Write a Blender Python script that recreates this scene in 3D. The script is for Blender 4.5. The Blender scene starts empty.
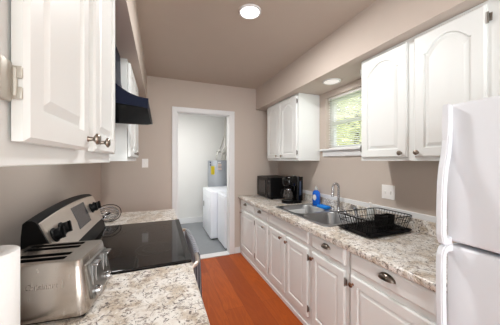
import bpy, bmesh, math, random
from mathutils import Vector, Matrix
random.seed(7)
PI = math.pi
S = bpy.context.scene
C = S.collection

# ------------------------------------------------------------------ camera
F = 228.0; YAW = math.atan(90.5 / F); H = 1.40
cd = bpy.data.cameras.new('camera'); cam = bpy.data.objects.new('camera', cd); C.objects.link(cam)
cam.location = (0, 0, H); cam.rotation_euler = (PI / 2, 0, -YAW)
cd.sensor_width = 36; cd.lens = 36 * F / 500; cd.shift_y = 2.0 / 500 * -1
cd.clip_start = 0.02
S.camera = cam
S.view_settings.view_transform = 'Standard'; S.view_settings.look = 'None'
S.view_settings.gamma = 1; S.view_settings.use_curve_mapping = False
S.view_settings.exposure = 0.04
S.cycles.diffuse_bounces = 10; S.cycles.max_bounces = 16

# ------------------------------------------------------------------ world and lights
W = bpy.data.worlds.new('world'); S.world = W; W.use_nodes = True
bg = W.node_tree.nodes['Background']; bg.inputs[0].default_value = (0.86, 0.93, 1.0, 1); bg.inputs[1].default_value = 3.2
def light(name, kind, loc, energy, color=(1, 1, 1), size=0.2, sy=None, rot=(0, 0, 0)):
    l = bpy.data.lights.new(name, kind); l.energy = energy; l.color = color
    if kind == 'AREA':
        l.shape = 'RECTANGLE' if sy else 'DISK'; l.size = size
        if sy: l.size_y = sy
    o = bpy.data.objects.new(name, l); C.objects.link(o); o.location = loc; o.rotation_euler = rot
    return o
sun = light('sun', 'SUN', (6, 3, 8), 3.0, (1, 0.96, 0.88), rot=(math.radians(35), math.radians(-20), 0)); sun.data.angle = 0.02
WARM = (0.99, 0.985, 0.97)
light('ceiling_lamp_light', 'AREA', (0.629, 1.586, 2.495), 22, WARM, 0.14)
light('rear_fill_lamp', 'AREA', (0.6, -0.9, 2.495), 5, WARM, 0.16)  # unseen lamp added behind the camera for fill
light('side_fill_area', 'AREA', (-.62, -1.70, 1.20), 46, (0.97, 1.0, 0.985), 1.8, 1.3, rot=(0, math.radians(-90), 0))  # added fill at an unseen left window, brightens the right-hand cabinet fronts
light('hood_fill_light', 'AREA', (-.33, 1.62, 1.684), 1.7, WARM, 0.16)  # added under the hood to brighten the left wall and cooktop
light('soffit_lamp_light', 'AREA', (1.60, 1.81, 2.178), 1.0, WARM, 0.12)
light('laundry_lamp_light', 'AREA', (0.10, 4.1, 2.40), 22, (1, 0.98, 0.95), 0.30)
light('rear_fill_area', 'AREA', (0.6, -2.40, 1.12), 42, (0.97, 1.0, 0.985), 2.1, 2.1, rot=(math.radians(90), 0, 0))  # added fill light standing at the unseen rear window

# ------------------------------------------------------------------ materials
def srgb(r, g, b):
    f = lambda c: (c / 255 / 12.92) if c / 255 <= 0.04045 else ((c / 255 + 0.055) / 1.055) ** 2.4
    return (f(r), f(g), f(b), 1)
def mat(name, col, rough=0.5, metal=0.0, bump=0.0, bscale=60, var=0.0, vscale=5, **kw):
    m = bpy.data.materials.new(name); m.use_nodes = True
    n = m.node_tree.nodes; l = m.node_tree.links; b = n['Principled BSDF']
    b.inputs['Base Color'].default_value = col; b.inputs['Roughness'].default_value = rough; b.inputs['Metallic'].default_value = metal
    for k, v in kw.items(): b.inputs[k].default_value = v
    tc = n.new('ShaderNodeTexCoord')
    if var:
        nz = n.new('ShaderNodeTexNoise'); nz.inputs['Scale'].default_value = vscale; nz.inputs['Detail'].default_value = 4
        l.new(tc.outputs['Object'], nz.inputs['Vector'])
        mx = n.new('ShaderNodeMix'); mx.data_type = 'RGBA'
        mx.inputs[6].default_value = tuple(c * (1 - var) for c in col[:3]) + (1,)
        mx.inputs[7].default_value = tuple(min(1, c * (1 + var)) for c in col[:3]) + (1,)
        l.new(nz.outputs['Fac'], mx.inputs[0]); l.new(mx.outputs[2], b.inputs['Base Color'])
    if bump:
        nb = n.new('ShaderNodeTexNoise'); nb.inputs['Scale'].default_value = bscale; nb.inputs['Detail'].default_value = 3
        l.new(tc.outputs['Object'], nb.inputs['Vector'])
        bp = n.new('ShaderNodeBump'); bp.inputs['Strength'].default_value = bump; bp.inputs['Distance'].default_value = 0.002
        l.new(nb.outputs['Fac'], bp.inputs['Height']); l.new(bp.outputs['Normal'], b.inputs['Normal'])
    return m
M = {}
M['wall'] = mat('beige_wall_paint', srgb(196, 184, 174), 0.75, bump=0.15, bscale=90, var=0.02)
M['ceiling'] = mat('beige_ceiling_paint', srgb(186, 174, 162), 0.85, bump=0.25, bscale=70, var=0.03)
M['white'] = mat('white_cabinet_paint', srgb(228, 231, 230), 0.42, var=0.01)
M['trim'] = mat('white_trim_paint', srgb(226, 227, 228), 0.4, var=0.01)
M['laundry'] = mat('laundry_wall_paint', srgb(224, 224, 222), 0.8, var=0.015)
M['lfloor'] = mat('grey_laundry_floor', srgb(132, 136, 140), 0.55, var=0.06, vscale=8)
M['enamel'] = mat('white_enamel', srgb(236, 240, 247), 0.3, bump=0.06, bscale=200, var=0.005)
M['fridge'] = mat('fridge_enamel', srgb(216, 219, 224), 0.38, bump=0.12, bscale=260, var=0.005)
M['black'] = mat('black_plastic', srgb(16, 16, 17), 0.4, var=0.1, **{'Specular IOR Level': 0.1})
M['gloss'] = mat('black_gloss', srgb(9, 9, 10), 0.06, var=0.1, **{'Specular IOR Level': 0.35})
M['rubber'] = mat('dark_rubber', srgb(30, 30, 30), 0.8, var=0.1)
M['navy'] = mat('navy_gloss', srgb(6, 15, 40), 0.4, var=0.1, **{'Specular IOR Level': 0.15})
M['hoodblack'] = mat('hood_black', srgb(8, 8, 9), 0.2, var=0.1, **{'Specular IOR Level': 0.12})
M['nickel'] = mat('brushed_nickel', srgb(150, 140, 130), 0.32, 1.0, var=0.05, vscale=40)
M['hinge'] = mat('hinge_metal', srgb(150, 148, 144), 0.38, 1.0, var=0.05)
M['beigehinge'] = mat('painted_hinge', srgb(186, 182, 172), 0.4, 0.3, var=0.05)
M['chrome'] = mat('chrome', srgb(186, 187, 190), 0.14, 1.0, var=0.03)
M['sink'] = mat('sink_steel', srgb(164, 166, 168), 0.34, 1.0, var=0.08, vscale=18)
M['copper'] = mat('bronze_knob', srgb(120, 85, 68), 0.35, 1.0, var=0.05)
M['blue'] = mat('blue_soap', srgb(8, 96, 205), 0.2, var=0.05)
M['spongeblue'] = mat('blue_sponge', srgb(10, 130, 225), 0.8, bump=0.5, bscale=200, var=0.1)
M['clear'] = mat('clear_plastic', srgb(235, 240, 240), 0.12, **{'Transmission Weight': 0.55, 'IOR': 1.4})
M['glass'] = mat('window_glass', (1, 1, 1, 1), 0.0, **{'Transmission Weight': 1.0, 'IOR': 1.01})
M['coffeeglass'] = mat('carafe_glass', srgb(90, 85, 82), 0.05, **{'Transmission Weight': 0.6, 'IOR': 1.4})
M['paper'] = mat('paper_towel', srgb(245, 245, 245), 0.95, bump=0.9, bscale=110, var=0.01)
M['card'] = mat('cardboard', srgb(170, 140, 105), 0.9, var=0.08)
M['blind'] = mat('white_blind_slat', srgb(240, 240, 236), 0.5, var=0.01)
M['heater'] = mat('grey_heater_enamel', srgb(150, 155, 162), 0.45, 0.2, var=0.04)
M['yellow'] = mat('yellow_tag', srgb(225, 205, 40), 0.6, var=0.03)
M['pinkpaper'] = mat('pink_sticker', srgb(235, 215, 205), 0.6, var=0.03)
M['navypaper'] = mat('navy_sticker', srgb(40, 50, 90), 0.6, var=0.03)
M['whitepaper'] = mat('white_sticker', srgb(240, 240, 240), 0.6, var=0.01)
M['duct'] = mat('duct_foil', srgb(190, 188, 182), 0.35, 0.9, bump=0.6, bscale=50, var=0.05)
M['plate'] = mat('white_wall_plate', srgb(245, 243, 240), 0.35, var=0.005)
M['bark'] = mat('tree_bark', srgb(90, 72, 55), 0.9, var=0.2, vscale=20)
M['grass'] = mat('lawn_grass', srgb(110, 140, 60), 0.95, var=0.25, vscale=3)
M['teal'] = mat('teal_bottle', srgb(30, 95, 120), 0.35, var=0.05)
M['grey'] = mat('grey_burner_print', srgb(62, 60, 60), 0.25, var=0.05)
M['display'] = mat('range_display', srgb(52, 54, 58), 0.12, var=0.2, vscale=90)
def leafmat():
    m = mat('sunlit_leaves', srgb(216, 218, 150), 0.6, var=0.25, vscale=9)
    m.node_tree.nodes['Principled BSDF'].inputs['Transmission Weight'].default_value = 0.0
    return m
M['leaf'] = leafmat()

def steelmat(name, col, rough, sc):
    m = bpy.data.materials.new(name); m.use_nodes = True
    n = m.node_tree.nodes; l = m.node_tree.links; b = n['Principled BSDF']
    b.inputs['Metallic'].default_value = 1.0
    tc = n.new('ShaderNodeTexCoord'); mp = n.new('ShaderNodeMapping'); mp.inputs['Scale'].default_value = sc
    nz = n.new('ShaderNodeTexNoise'); nz.inputs['Scale'].default_value = 1.0; nz.inputs['Detail'].default_value = 5
    l.new(tc.outputs['Object'], mp.inputs[0]); l.new(mp.outputs[0], nz.inputs['Vector'])
    r = n.new('ShaderNodeMapRange'); r.inputs[3].default_value = rough - 0.02; r.inputs[4].default_value = rough + 0.06
    l.new(nz.outputs['Fac'], r.inputs[0]); l.new(r.outputs[0], b.inputs['Roughness'])
    mx = n.new('ShaderNodeMix'); mx.data_type = 'RGBA'
    mx.inputs[6].default_value = tuple(c * 0.96 for c in col[:3]) + (1,); mx.inputs[7].default_value = tuple(min(1, c * 1.04) for c in col[:3]) + (1,)
    l.new(nz.outputs['Fac'], mx.inputs[0]); l.new(mx.outputs[2], b.inputs['Base Color'])
    return m
M['steel'] = steelmat('brushed_steel_toaster', srgb(184, 176, 168), 0.24, (90, 90, 3))
M['rangesteel'] = steelmat('brushed_steel_range', srgb(226, 216, 206), 0.34, (3, 60, 3))

def granite():
    m = bpy.data.materials.new('speckled_granite_laminate'); m.use_nodes = True
    n = m.node_tree.nodes; l = m.node_tree.links; b = n['Principled BSDF']
    b.inputs['Roughness'].default_value = 0.28
    tc = n.new('ShaderNodeTexCoord')
    def noise(scale, detail, rough=0.6, dist=0.0):
        z = n.new('ShaderNodeTexNoise'); z.inputs['Scale'].default_value = scale; z.inputs['Detail'].default_value = detail
        z.inputs['Roughness'].default_value = rough; z.inputs['Distortion'].default_value = dist
        l.new(tc.outputs['Object'], z.inputs['Vector']); return z.outputs['Fac']
    def ramp(src, p0, p1):
        r = n.new('ShaderNodeMapRange'); r.inputs[1].default_value = p0; r.inputs[2].default_value = p1
        l.new(src, r.inputs[0]); return r.outputs[0]
    def mix(fac, a, c, k=1.0):
        x = n.new('ShaderNodeMix'); x.data_type = 'RGBA'
        if k != 1.0:
            q = n.new('ShaderNodeMath'); q.operation = 'MULTIPLY'; q.inputs[1].default_value = k; l.new(fac, q.inputs[0]); fac = q.outputs[0]
        l.new(fac, x.inputs[0])
        for i, s in ((6, a), (7, c)):
            if isinstance(s, tuple): x.inputs[i].default_value = s
            else: l.new(s, x.inputs[i])
        return x.outputs[2]
    c = mix(ramp(noise(13, 5, 0.6, 0.6), 0.42, 0.62), srgb(232, 229, 224), srgb(194, 180, 162))
    c = mix(ramp(noise(28, 6, 0.7, 1.6), 0.53, 0.61), c, srgb(134, 120, 110), 0.9)
    c = mix(ramp(noise(56, 5, 0.65, 0.8), 0.57, 0.62), c, srgb(78, 68, 64), 0.95)
    c = mix(ramp(noise(75, 3, 0.6), 0.60, 0.68), c, srgb(238, 236, 233), 0.9)
    c = mix(ramp(noise(110, 2, 0.5), 0.66, 0.72), c, srgb(50, 44, 44), 0.9)
    l.new(c, b.inputs['Base Color'])
    return m
M['granite'] = granite()

def woodfloor():
    m = bpy.data.materials.new('orange_wood_floor'); m.use_nodes = True
    n = m.node_tree.nodes; l = m.node_tree.links; b = n['Principled BSDF']
    b.inputs['Roughness'].default_value = 0.42; b.inputs['Specular IOR Level'].default_value = 0.3
    tc = n.new('ShaderNodeTexCoord'); mp = n.new('ShaderNodeMapping'); mp.inputs['Rotation'].default_value = (0, 0, PI / 2)
    l.new(tc.outputs['Object'], mp.inputs[0])
    br = n.new('ShaderNodeTexBrick'); br.inputs['Scale'].default_value = 1.0
    br.inputs['Brick Width'].default_value = 1.25; br.inputs['Row Height'].default_value = 0.19; br.inputs['Mortar Size'].default_value = 0.0012
    br.inputs['Color1'].default_value = srgb(180, 86, 20); br.inputs['Color2'].default_value = srgb(150, 66, 14); br.inputs['Mortar'].default_value = srgb(120, 52, 20)
    br.offset = 0.37
    l.new(mp.outputs[0], br.inputs['Vector'])
    m2 = n.new('ShaderNodeMapping'); m2.inputs['Scale'].default_value = (9, 0.9, 1)
    l.new(tc.outputs['Object'], m2.inputs[0])
    nz = n.new('ShaderNodeTexNoise'); nz.inputs['Scale'].default_value = 1.6; nz.inputs['Detail'].default_value = 2; nz.inputs['Distortion'].default_value = 0.6
    l.new(m2.outputs[0], nz.inputs['Vector'])
    mu = n.new('ShaderNodeMath'); mu.operation = 'MULTIPLY'; mu.inputs[1].default_value = 46; l.new(nz.outputs['Fac'], mu.inputs[0])
    sn = n.new('ShaderNodeMath'); sn.operation = 'SINE'; l.new(mu.outputs[0], sn.inputs[0])
    mr = n.new('ShaderNodeMapRange'); mr.inputs[1].default_value = -1; mr.inputs[2].default_value = 1; mr.inputs[3].default_value = 0.0; mr.inputs[4].default_value = 0.34
    l.new(sn.outputs[0], mr.inputs[0])
    mx = n.new('ShaderNodeMix'); mx.data_type = 'RGBA'; mx.inputs[7].default_value = srgb(130, 52, 12)
    l.new(mr.outputs[0], mx.inputs[0]); l.new(br.outputs['Color'], mx.inputs[6]); l.new(mx.outputs[2], b.inputs['Base Color'])
    return m
M['floor'] = woodfloor()

def towelmat():
    m = bpy.data.materials.new('striped_towel'); m.use_nodes = True
    n = m.node_tree.nodes; l = m.node_tree.links; b = n['Principled BSDF']; b.inputs['Roughness'].default_value = 0.95
    tc = n.new('ShaderNodeTexCoord'); w = n.new('ShaderNodeTexWave'); w.wave_type = 'BANDS'; w.bands_direction = 'Y'
    w.inputs['Scale'].default_value = 9; l.new(tc.outputs['Object'], w.inputs['Vector'])
    r = n.new('ShaderNodeMapRange'); r.inputs[1].default_value = 0.4; r.inputs[2].default_value = 0.6; l.new(w.outputs['Fac'], r.inputs[0])
    mx = n.new('ShaderNodeMix'); mx.data_type = 'RGBA'; mx.inputs[6].default_value = srgb(238, 240, 246); mx.inputs[7].default_value = srgb(40, 48, 72)
    l.new(r.outputs[0], mx.inputs[0]); l.new(mx.outputs[2], b.inputs['Base Color'])
    return m
M['towel'] = towelmat()
def emis(name, col, s):
    m = bpy.data.materials.new(name); m.use_nodes = True
    b = m.node_tree.nodes['Principled BSDF']; b.inputs['Base Color'].default_value = col
    b.inputs['Emission Color'].default_value = col; b.inputs['Emission Strength'].default_value = s
    return m
M['lamp'] = emis('lit_lamp_lens', (1, 0.96, 0.92, 1), 6.0)
M['dimlamp'] = emis('dim_lamp_lens', (1, 0.96, 0.93, 1), 0.35)

# ------------------------------------------------------------------ mesh helpers
def box(bm, x0, x1, y0, y1, z0, z1, bev=0.0, seg=2):
    x0, x1 = min(x0, x1), max(x0, x1); y0, y1 = min(y0, y1), max(y0, y1); z0, z1 = min(z0, z1), max(z0, z1)
    v = [bm.verts.new(p) for p in [(x0, y0, z0), (x1, y0, z0), (x1, y1, z0), (x0, y1, z0), (x0, y0, z1), (x1, y0, z1), (x1, y1, z1), (x0, y1, z1)]]
    f = [bm.faces.new([v[i] for i in q]) for q in [(0, 3, 2, 1), (4, 5, 6, 7), (0, 1, 5, 4), (1, 2, 6, 5), (2, 3, 7, 6), (3, 0, 4, 7)]]
    if bev:
        e = list({e for q in f for e in q.edges})
        bmesh.ops.bevel(bm, geom=e, offset=bev, segments=seg, affect='EDGES', profile=0.5)
    return bm
def frame_of(d):
    d = Vector(d).normalized(); a = Vector((0, 0, 1)) if abs(d.z) < 0.9 else Vector((1, 0, 0))
    u = d.cross(a).normalized(); return u, d.cross(u).normalized()
def tube(bm, pts, r, n=10, closed=False, caps=True):
    pts = [Vector(p) for p in pts]; N = len(pts); rs = r if isinstance(r, (list, tuple)) else [r] * N
    rings = []; u = None
    for i in range(N):
        a = pts[i - 1] if (i > 0 or closed) else pts[i]; b = pts[(i + 1) % N] if (i < N - 1 or closed) else pts[i]
        d = (b - a).normalized()
        if u is None: u, w = frame_of(d)
        else:
            u = (u - d * u.dot(d)).normalized(); w = d.cross(u)
        rings.append([bm.verts.new(pts[i] + (u * math.cos(2 * PI * k / n) + w * math.sin(2 * PI * k / n)) * rs[i]) for k in range(n)])
    m = N if closed else N - 1
    for i in range(m):
        A, B = rings[i], rings[(i + 1) % N]
        for k in range(n):
            bm.faces.new([A[k], A[(k + 1) % n], B[(k + 1) % n], B[k]])
    if caps and not closed:
        bm.faces.new(rings[0][::-1]); bm.faces.new(rings[-1])
    return bm
def lathe(bm, prof, c=(0, 0, 0), axis=(0, 0, 1), n=28, sx=1.0, sy=1.0):
    ax = Vector(axis).normalized()
    if abs(ax.z) > 0.99: u, w = Vector((1, 0, 0)), Vector((0, 1, 0))
    else: u, w = frame_of(ax)
    rings = []
    for r, h in prof:
        if r < 1e-6: rings.append([bm.verts.new(Vector(c) + ax * h)])
        else: rings.append([bm.verts.new(Vector(c) + ax * h + u * (r * sx * math.cos(2 * PI * k / n)) + w * (r * sy * math.sin(2 * PI * k / n))) for k in range(n)])
    for A, B in zip(rings, rings[1:]):
        for k in range(n):
            a = [A[k], A[(k + 1) % n]] if len(A) > 1 else [A[0]]
            b = [B[(k + 1) % n], B[k]] if len(B) > 1 else [B[0]]
            if len(a) + len(b) > 2: bm.faces.new(a + b)
    if len(rings[0]) > 1: bm.faces.new(rings[0][::-1])
    if len(rings[-1]) > 1: bm.faces.new(rings[-1])
    return bm
def prism(bm, poly, a0, a1, axis='y'):
    mk = {'y': lambda p, t: (p[0], t, p[1]), 'x': lambda p, t: (t, p[0], p[1]), 'z': lambda p, t: (p[0], p[1], t)}[axis]
    A = [bm.verts.new(mk(p, a0)) for p in poly]; B = [bm.verts.new(mk(p, a1)) for p in poly]; n = len(poly)
    for k in range(n): bm.faces.new([A[k], A[(k + 1) % n], B[(k + 1) % n], B[k]])
    bm.faces.new(A[::-1]); bm.faces.new(B)
    return bm
def loops(bm, LL, cap0=True, cap1=True):
    R = [[bm.verts.new(p) for p in L] for L in LL]; n = len(R[0])
    for A, B in zip(R, R[1:]):
        for k in range(n): bm.faces.new([A[k], A[(k + 1) % n], B[(k + 1) % n], B[k]])
    if cap0: bm.faces.new(R[0][::-1])
    if cap1: bm.faces.new(R[-1])
    return R
def B_(): return bmesh.new()
def worg(o):
    v = Vector((0, 0, 0))
    while o: v += o.location; o = o.parent
    return v
def obj(name, bm, m, parent=None, smooth=None, origin=None):
    bmesh.ops.recalc_face_normals(bm, faces=bm.faces)
    me = bpy.data.meshes.new(name)
    if parent: org = worg(parent)
    elif origin: org = Vector(origin)
    else:
        xs = [v.co for v in bm.verts]
        org = Vector(((min(p.x for p in xs) + max(p.x for p in xs)) / 2, (min(p.y for p in xs) + max(p.y for p in xs)) / 2, min(p.z for p in xs)))
    bmesh.ops.translate(bm, verts=bm.verts, vec=-org)
    bm.to_mesh(me); bm.free(); me.materials.append(m if not isinstance(m, str) else M[m])
    o = bpy.data.objects.new(name, me); C.objects.link(o)
    if parent: o.parent = parent
    else: o.location = org
    if smooth:
        me.shade_smooth()
        try: me.set_sharp_from_angle(angle=math.radians(smooth if smooth > 1 else 40))
        except Exception: pass
    return o
def tag(o, label, cat, group=None):
    o['label'] = label; o['category'] = cat
    if group: o['group'] = group
    return o
def thing(name, label, cat, loc=(0, 0, 0), group=None):
    o = bpy.data.objects.new(name, None); C.objects.link(o); o.location = loc; o.empty_display_size = 0.1
    return tag(o, label, cat, group)
def struct(name, bm, m, parent=None, smooth=None):
    o = obj(name, bm, m, parent, smooth)
    if not parent: o['kind'] = 'structure'
    return o

# ------------------------------------------------------------------ setting
WL, WR, YB, ZC, ZS = -0.669, 1.80, 3.283, 2.515, 2.19
YR = -2.5
DX0, DX1, DZ = 0.224, 0.972, 2.07
struct('floor', box(B_(), WL - .1, WR + .1, YR - .1, YB + .02, -0.1, 0), 'floor')
struct('floor_laundry', box(B_(), -0.4, WR + .1, YB + .02, 5.34, -0.1, -0.002), 'lfloor')
struct('ceiling', box(B_(), WL - .1, WR + .1, YR - .1, YB + .12, ZC, ZC + .1), 'ceiling')
b = B_(); LY0, LY1, LZ0, LZ1 = -2.38, -1.02, .25, 2.15
box(b, WL - .1, WL, YR - .1, LY0, 0, ZC); box(b, WL - .1, WL, LY1, YB + .12, 0, ZC); box(b, WL - .1, WL, LY0, LY1, 0, LZ0); box(b, WL - .1, WL, LY0, LY1, LZ1, ZC)
struct('wall_left', b, 'wall')
b = B_()
for y in (LY0, -1.73, LY1 - .05): box(b, WL - .07, WL - .02, y, y + .05, LZ0, LZ1)
for z in (LZ0, LZ1 - .05): box(b, WL - .07, WL - .02, LY0, LY1, z, z + .05)
struct('added_window_3', b, 'trim')  # unseen side window, added as a source of fill daylight
b = B_(); WY0, WY1, WZ0, WZ1 = 1.40, 2.144, 1.525, 2.122
box(b, WR, WR + .14, YR - .1, WY0, 0, ZC); box(b, WR, WR + .14, WY1, YB + .12, 0, ZC)
box(b, WR, WR + .14, WY0, WY1, 0, WZ0); box(b, WR, WR + .14, WY0, WY1, WZ1, ZC)
struct('wall_right', b, 'wall')
b = B_()
box(b, WL, DX0 - .015, YB, YB + .12, 0, ZC); box(b, DX1 + .015, WR, YB, YB + .12, 0, ZC); box(b, DX0 - .015, DX1 + .015, YB, YB + .12, DZ + .015, ZC)
struct('wall_back', b, 'wall')
b = B_()
RX0, RX1, RZ0, RZ1 = -0.5, 1.7, 0.04, 2.2
box(b, WL, RX0, YR - .1, YR, 0, ZC); box(b, RX1, WR, YR - .1, YR, 0, ZC); box(b, RX0, RX1, YR - .1, YR, 0, RZ0); box(b, RX0, RX1, YR - .1, YR, RZ1, ZC)
struct('wall_rear', b, 'wall')
b = B_()
for x in (RX0, 0.57, RX1 - .06): box(b, x, x + .06, YR - .07, YR - .02, RZ0, RZ1)
for z in (RZ0, RZ1 - .06): box(b, RX0, RX1, YR - .07, YR - .02, z, z + .06)
struct('added_window_2', b, 'trim')  # unseen rear window, added behind the camera to bring in light
struct('trim_1', box(B_(), WL, -0.155, YR, YB, ZS + .012, ZC), 'wall')          # left soffit
struct('trim_2', box(B_(), 1.404, WR, YR, YB, ZS, ZC), 'wall')                  # right soffit
# door casing and jamb of the laundry opening
b = B_(); cw = 0.066
box(b, DX0 - cw, DX0 - .002, YB - .018, YB, 0, DZ + cw, .004); box(b, DX1 + .002, DX1 + cw + .01, YB - .018, YB, 0, DZ + cw, .004)
box(b, DX0 - .002, DX1 + .002, YB - .018, YB, DZ + .002, DZ + cw, .004)
for x in (DX0 - .012, DX1 - .003): box(b, x, x + .015, YB, YB + .13, 0, DZ)
box(b, DX0, DX1, YB, YB + .13, DZ - .003, DZ + .012)
box(b, DX0 + .003, DX0 + .018, YB + .05, YB + .09, 0, DZ - .003)
struct('door_1', b, 'trim')
struct('trim_3', box(B_(), DX0 + .003, DX1 - .003, YB - .03, YB + .10, 0, .014, .004), 'trim')     # threshold
struct('baseboard_back', box(B_(), DX1 + .08, 1.14, YB - .014, YB, 0, .09, .003), 'trim')
# laundry room shell
LYB = 5.24
struct('wall_laundry_back', box(B_(), -0.4, WR + .1, LYB, LYB + .1, 0, 2.5), 'laundry')
struct('wall_laundry_left', box(B_(), -0.5, -0.4, YB + .12, LYB, 0, 2.5), 'laundry')
struct('wall_laundry_right', box(B_(), WR, WR + .1, YB + .14, LYB, 0, 2.5), 'laundry')
b = B_()
box(b, -0.4, DX0 - .02, YB + .121, YB + .135, 0, 2.5); box(b, DX1 + .02, WR, YB + .121, YB + .135, 0, 2.5); box(b, DX0 - .02, DX1 + .02, YB + .121, YB + .135, DZ + .02, 2.5)
struct('wall_laundry_front', b, 'laundry')
struct('ceiling_laundry', box(B_(), -0.5, WR + .1, YB + .12, LYB + .1, 2.5, 2.6), 'laundry')
struct('baseboard_laundry', box(B_(), -0.4, WR, LYB - .016, LYB, 0, .125, .004), 'trim')

# ------------------------------------------------------------------ kitchen window
w1 = bpy.data.objects.new('window_1', None); C.objects.link(w1); w1.location = (WR, (WY0 + WY1) / 2, WZ0); w1['kind'] = 'structure'
b = B_(); X0, X1 = WR + .085, WR + .125
box(b, X0, X1, WY0, WY0 + .04, WZ0, WZ1); box(b, X0, X1, WY1 - .04, WY1, WZ0, WZ1)
box(b, X0, X1, WY0 + .04, WY1 - .04, WZ1 - .04, WZ1); box(b, X0, X1, WY0 + .04, WY1 - .04, WZ0, WZ0 + .04)
box(b, X0 - .006, X1, WY0 + .04, WY1 - .04, 1.812, 1.848, .003)
obj('window_frame', b, 'trim', w1)
obj('pane', box(B_(), WR + .104, WR + .107, WY0 + .04, WY1 - .04, WZ0 + .04, 1.812), 'glass', w1)
obj('pane', box(B_(), WR + .112, WR + .115, WY0 + .04, WY1 - .04, 1.848, WZ1 - .04), 'glass', w1)
b = B_(); box(b, WR - .045, WR + .0, WY0 - .09, WY1 + .085, 1.508, 1.530, .006); box(b, WR, WR + .085, WY0, WY1, WZ0 - .012, WZ0 + .005)
obj('window_sill', b, 'trim', w1)
obj('apron', box(B_(), WR - .018, WR, WY0 - .06, WY1 + .035, 1.445, 1.508, .005), 'trim', w1)
t = thing('window_blind', 'white horizontal mini blind hanging inside the window above the sink', 'blind', (WR + .05, 1.77, WZ1 - .03))
obj('head_rail', box(B_(), WR + .03, WR + .06, WY0 + .01, WY1 - .01, WZ1 - .03, WZ1, .003), 'blind', t)
b = B_(); z = 1.560
while z < WZ1 - .04:
    prism(b, [(WR + .032, z + .006), (WR + .045, z + .0045), (WR + .058, z), (WR + .058, z + .0014), (WR + .045, z + .0062), (WR + .032, z + .0076)], WY0 + .012, WY1 - .012)
    z += .0195
obj('slats', b, 'blind', t)
obj('bottom_rail', box(B_(), WR + .034, WR + .056, WY0 + .012, WY1 - .012, 1.534, 1.546, .003), 'blind', t)
for y in (WY1 - .13, WY0 + .13):
    obj('cord', tube(B_(), [(WR + .029, y, 1.54), (WR + .029, y, WZ1 - .02)], .0012, 6), 'blind', t)
obj('tilt_wand', tube(B_(), [(WR + .024, WY1 - .06, 1.62), (WR + .024, WY1 - .06, WZ1 - .02)], .003, 8), 'clear', t)

# outside the window
struct('ground', box(B_(), WR + 1.0, 30, -20, 25, -0.6, -0.5), 'grass')
def tree(x, y, h, r, n, label):
    t = thing('garden_tree', label, 'tree', (x, y, -0.5), None)
    b = tube(B_(), [(x, y, -.5), (x + .05, y, h * .4), (x, y + .1, h * .7), (x + .1, y, h)], [.16, .12, .08, .03], 8)
    for k in range(7):
        a = k * 2.4; z = h * (.35 + .07 * k)
        tube(b, [(x, y, z), (x + r * .6 * math.cos(a), y + r * .6 * math.sin(a), z + r * .4)], [.05, .015], 6)
    obj('trunk', b, 'bark', t, 60)
    b = B_()
    for i in range(n):
        d = Vector((random.gauss(0, 1), random.gauss(0, 1), random.gauss(0, 1))).normalized() * r * random.random() ** .4
        c = Vector((x, y, h * .72)) + Vector((d.x, d.y, d.z * 1.15))
        u = Vector((random.gauss(0, 1), random.gauss(0, 1), random.gauss(0, 1))).normalized(); w = u.orthogonal().normalized()
        s = random.uniform(.05, .10)
        vs = [b.verts.new(c + u * s), b.verts.new(c + w * s * .5), b.verts.new(c - u * s), b.verts.new(c - w * s * .5)]
        b.faces.new(vs)
    obj('foliage', b, 'leaf', t)
tree(5.4, 5.0, 3.4, 1.5, 7000, 'leafy green tree outside, filling the left side of the window')
tree(9.0, 10.6, 4.4, 2.2, 9000, 'taller green tree outside, farther off behind the window')

# ------------------------------------------------------------------ cabinetry
def arch(s, A):
    s = abs(s)
    if s > .9: return A
    return A * (s / .9) ** 2 * .93
def panel(bm, side, xf, y0, y1, z0, z1, t=.019, fw=.055, A=0.0, raised=True):
    """door or drawer front; side = direction (+1/-1) the face looks along X; xf = X of its outer face"""
    K = 25
    def loop(ins, dep):
        a0, a1, b0, b1 = y0 + ins, y1 - ins, z0 + ins, z1 - ins
        L = [(a0, b0), (a1, b0)]
        for k in range(K):
            s = 1 - 2 * k / (K - 1); yy = (a0 + a1) / 2 + s * (a1 - a0) / 2
            L.append((yy, b1 - (arch(s, A) if ins > .03 else 0)))
        return [(xf - side * dep, y, z) for y, z in L]
    if raised:
        LL = [loop(0, t), loop(0, .006), loop(.007, 0), loop(fw, 0), loop(fw + .004, .010), loop(fw + .011, .010), loop(fw + .030, .0015)]
    else:
        LL = [loop(0, t), loop(0, .007), loop(.004, .003), loop(.012, 0)]
    loops(bm, LL)
    return bm
def knob(side, x, y, z, parent, m='nickel', s=1.0):
    obj('knob', lathe(B_(), [(.008 * s, 0), (.006 * s, .004 * s), (.005 * s, .012 * s), (.009 * s, .016 * s), (.0155 * s, .020 * s), (.0155 * s, .024 * s), (.010 * s, .029 * s), (0, .030 * s)], (x, y, z), (side, 0, 0), 20), m, parent, 50)
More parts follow.
